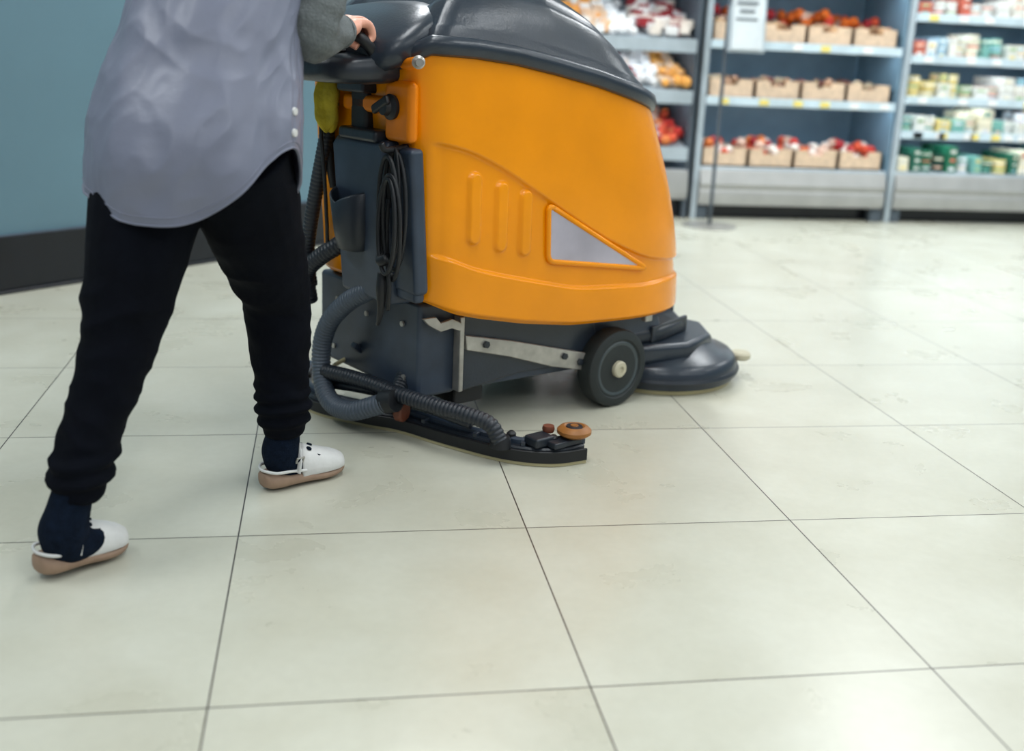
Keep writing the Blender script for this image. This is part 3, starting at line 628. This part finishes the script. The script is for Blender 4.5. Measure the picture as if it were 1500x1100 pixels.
# sweater
shR=Vector((.02,2.285,1.235)); shL=Vector((-.275,2.455,1.235)); 
elR=Vector((-.030,2.215,1.0)); wrR=Vector((.028,2.436,1.008)); elL=Vector((-.27,2.58,1.01)); wrL=Vector((-.115,2.735,1.015))
nk=Vector((-.125,2.385,1.31))
def sw(co): return .003*math.sin(co.z*150+co.x*60)*0.6+.004*noise.noise(co*18)
def arm(sh,el,wr):
    return rad_tube([sh,sh*.5+el*.5,el,el*.5+wr*.5,wr],[.062,.054,.050,.044,.035])
blob('sweater',[arm(shR,elR,wrR),arm(shL,elL,wrL),rad_tube([(-.215,2.25,1.05),(-.17,2.325,1.17),(-.15,2.35,1.24),(-.13,2.375,1.31)],[.09,.10,.10,.055]),rad_tube([shL,(-.13,2.37,1.25),shR],[.055,.085,.055])],M['sweater'],W,.009,5,sw)
for nme,a,b in(('cuff_right',elR,wrR),('cuff_left',elL,wrL)):
    d=(b-a).normalized(); tube(nme,[b-d*.03,b-d*.015,b+d*.004],[.038,.037,.034],M['sweater'],W,seg=24)
hd=Vector((.866,.5,0)); nb=Vector((.5,-.866,0))
def hand(name,wr,bar,side):
    parts=[]; up=Vector((0,0,1)); K=bar+up*.027-hd*.004
    lat=nb*side
    lens=[.98,1.08,1.0,.84]
    for i in range(4):
        off=lat*(-.034+.0225*i); k=lens[i]
        a=wr*.55+K*.45+off*.5; kn=K+off-hd*.006+up*(.005 if i in(1,2) else 0)
        p1=kn+hd*.032*k-up*.002; p2=p1+hd*.010-up*.030*k; p3=p2-hd*.020*k-up*.014
        parts.append(rad_tube([a,kn,p1,p2,p3],[.013,.0115,.0100,.0092,.0078],6,12))
    parts.append(rad_tube([wr-(K-wr)*.5,wr,wr*.5+K*.5,K-hd*.006],[.026,.027,.027,.018],6,18))
    for q in(-1,1): parts.append(rad_tube([wr+lat*.010*q,wr*.45+K*.55+lat*.024*q,K+lat*.028*q-hd*.006],[.018,.018,.012],6,14))
    tb=wr*.6+K*.4-lat*.024-up*.006
    parts.append(rad_tube([tb,tb+hd*.018-lat*.024-up*.008,tb+hd*.042-lat*.026-up*.022,tb+hd*.055-lat*.014-up*.034],[.016,.013,.0115,.009],6,12))
    return blob(name,parts,M['skin'],W,.0026,2)
def wl(x,y,z): 
    return Vector((.676+x*.866-y*.5,3.1025+x*.5+y*.866,z))
hand('hand_right',wrR,wl(-.805,-.160,1.0),1); hand('hand_left',wrL,wl(-.805,.13,1.0),-1)
# head
hc=Vector((-.075,2.45,1.455)); Rh=RB
def hp_(x,y,z): return hc+rt*x+fw*y+Vector((0,0,z))
blob('head',[ellipsoid(hc+Vector((0,0,.02)),(.072,.090,.095),Rh),ellipsoid(hp_(0,.02,-.045),(.055,.062,.062),Rh),rad_tube([nk-Vector((0,0,.04)),nk+Vector((.01,.015,.04)),hp_(0,-.01,-.04)],[.055,.050,.05]),
 rad_tube([hp_(0,.085,.02),hp_(0,.105,-.012),hp_(0,.092,-.022)],[.008,.012,.010],5,10),
 ellipsoid(hp_(.074,-.005,0),(.010,.018,.030),Rh),ellipsoid(hp_(-.074,-.005,0),(.010,.018,.030),Rh),rad_tube([hp_(-.018,.082,-.045),hp_(0,.088,-.045),hp_(.018,.082,-.045)],[.006,.009,.006],5,10)],M['skin'],W,.005,3)
for s_ in(-1,1):
    v,f=ellipsoid(hp_(.03*s_,.078,.015),(.013,.010,.008),Rh); mkobj('eye_%d'%(1 if s_<0 else 2),v,f,M['eye'],W)
    v,f=ellipsoid(hp_(.03*s_,.086,.015),(.005,.004,.005),Rh); mkobj('iris_%d'%(1 if s_<0 else 2),v,f,M['hair'],W)
    tube('brow_%d'%(1 if s_<0 else 2),[hp_(.015*s_,.088,.036),hp_(.03*s_,.086,.04),hp_(.047*s_,.076,.034)],.004,M['hair'],W,n=4,seg=8)
tube('lips',[hp_(-.02,.086,-.045),hp_(0,.095,-.044),hp_(.02,.086,-.045)],[.003,.006,.003],M['lip'],W,n=5,seg=8)
blob('hair',[ellipsoid(hp_(0,-.018,.035),(.084,.092,.095),Rh),ellipsoid(hp_(0,-.10,.03),(.04,.035,.04),Rh),ellipsoid(hp_(0,.03,.085),(.065,.06,.035),Rh)],M['hair'],W,.006,3)
# ------------------------------------------------------------ lights
M['lamp']=mat('lamp_diffuser',(1,1,1),.5,emis=(.95,.98,1),es=3); M['lampb']=mat('lamp_housing',srgb(190,195,200),.5)
k=0
for x in(-2.2,.6,3.4,6.0):
    for y in(-1.2,2.0,5.2):
        k+=1
        nm='ceiling_lamp' if k==1 else 'ceiling_lamp.%03d'%(k-1)
        e=empty(nm,(x,y,0)); box('housing',(0,0,H-.03),(.36,1.9,.05),M['lampb'],e); box('diffuser',(0,0,H-.06),(.32,1.8,.015),M['lamp'],e,bevel=.003)
        a=area('lamp_light',(0,0,H-.08),.32,1.8,(64 if y>4 else 35),(.94,.98,1.0)); a.parent=e
w=bpy.data.worlds.new('world'); sc.world=w; w.use_nodes=True; bg=w.node_tree.nodes['Background']; bg.inputs[0].default_value=(.82,.9,1,1); bg.inputs[1].default_value=.32
# ------------------------------------------------------------ camera
pi_,ya,ro=math.radians(15.233),math.radians(10.009),math.radians(2.678)
F=Vector((math.sin(ya)*math.cos(pi_),math.cos(ya)*math.cos(pi_),-math.sin(pi_))); Rr=Vector((math.cos(ya),-math.sin(ya),0)); U=Rr.cross(F)
r=Rr*math.cos(ro)+U*math.sin(ro); u=-Rr*math.sin(ro)+U*math.cos(ro)
cd=bpy.data.cameras.new('camera'); co=bpy.data.objects.new('camera',cd); COL.objects.link(co)
co.matrix_world=Matrix(((r.x,u.x,-F.x,0),(r.y,u.y,-F.y,0),(r.z,u.z,-F.z,.9951),(0,0,0,1)))
cd.sensor_width=36; cd.clip_start=.05
cd.lens=1589.19*36/1500; cd.shift_y=-50/1500
cd.dof.use_dof=True; cd.dof.focus_distance=2.5; cd.dof.aperture_fstop=1.8
sc.camera=co
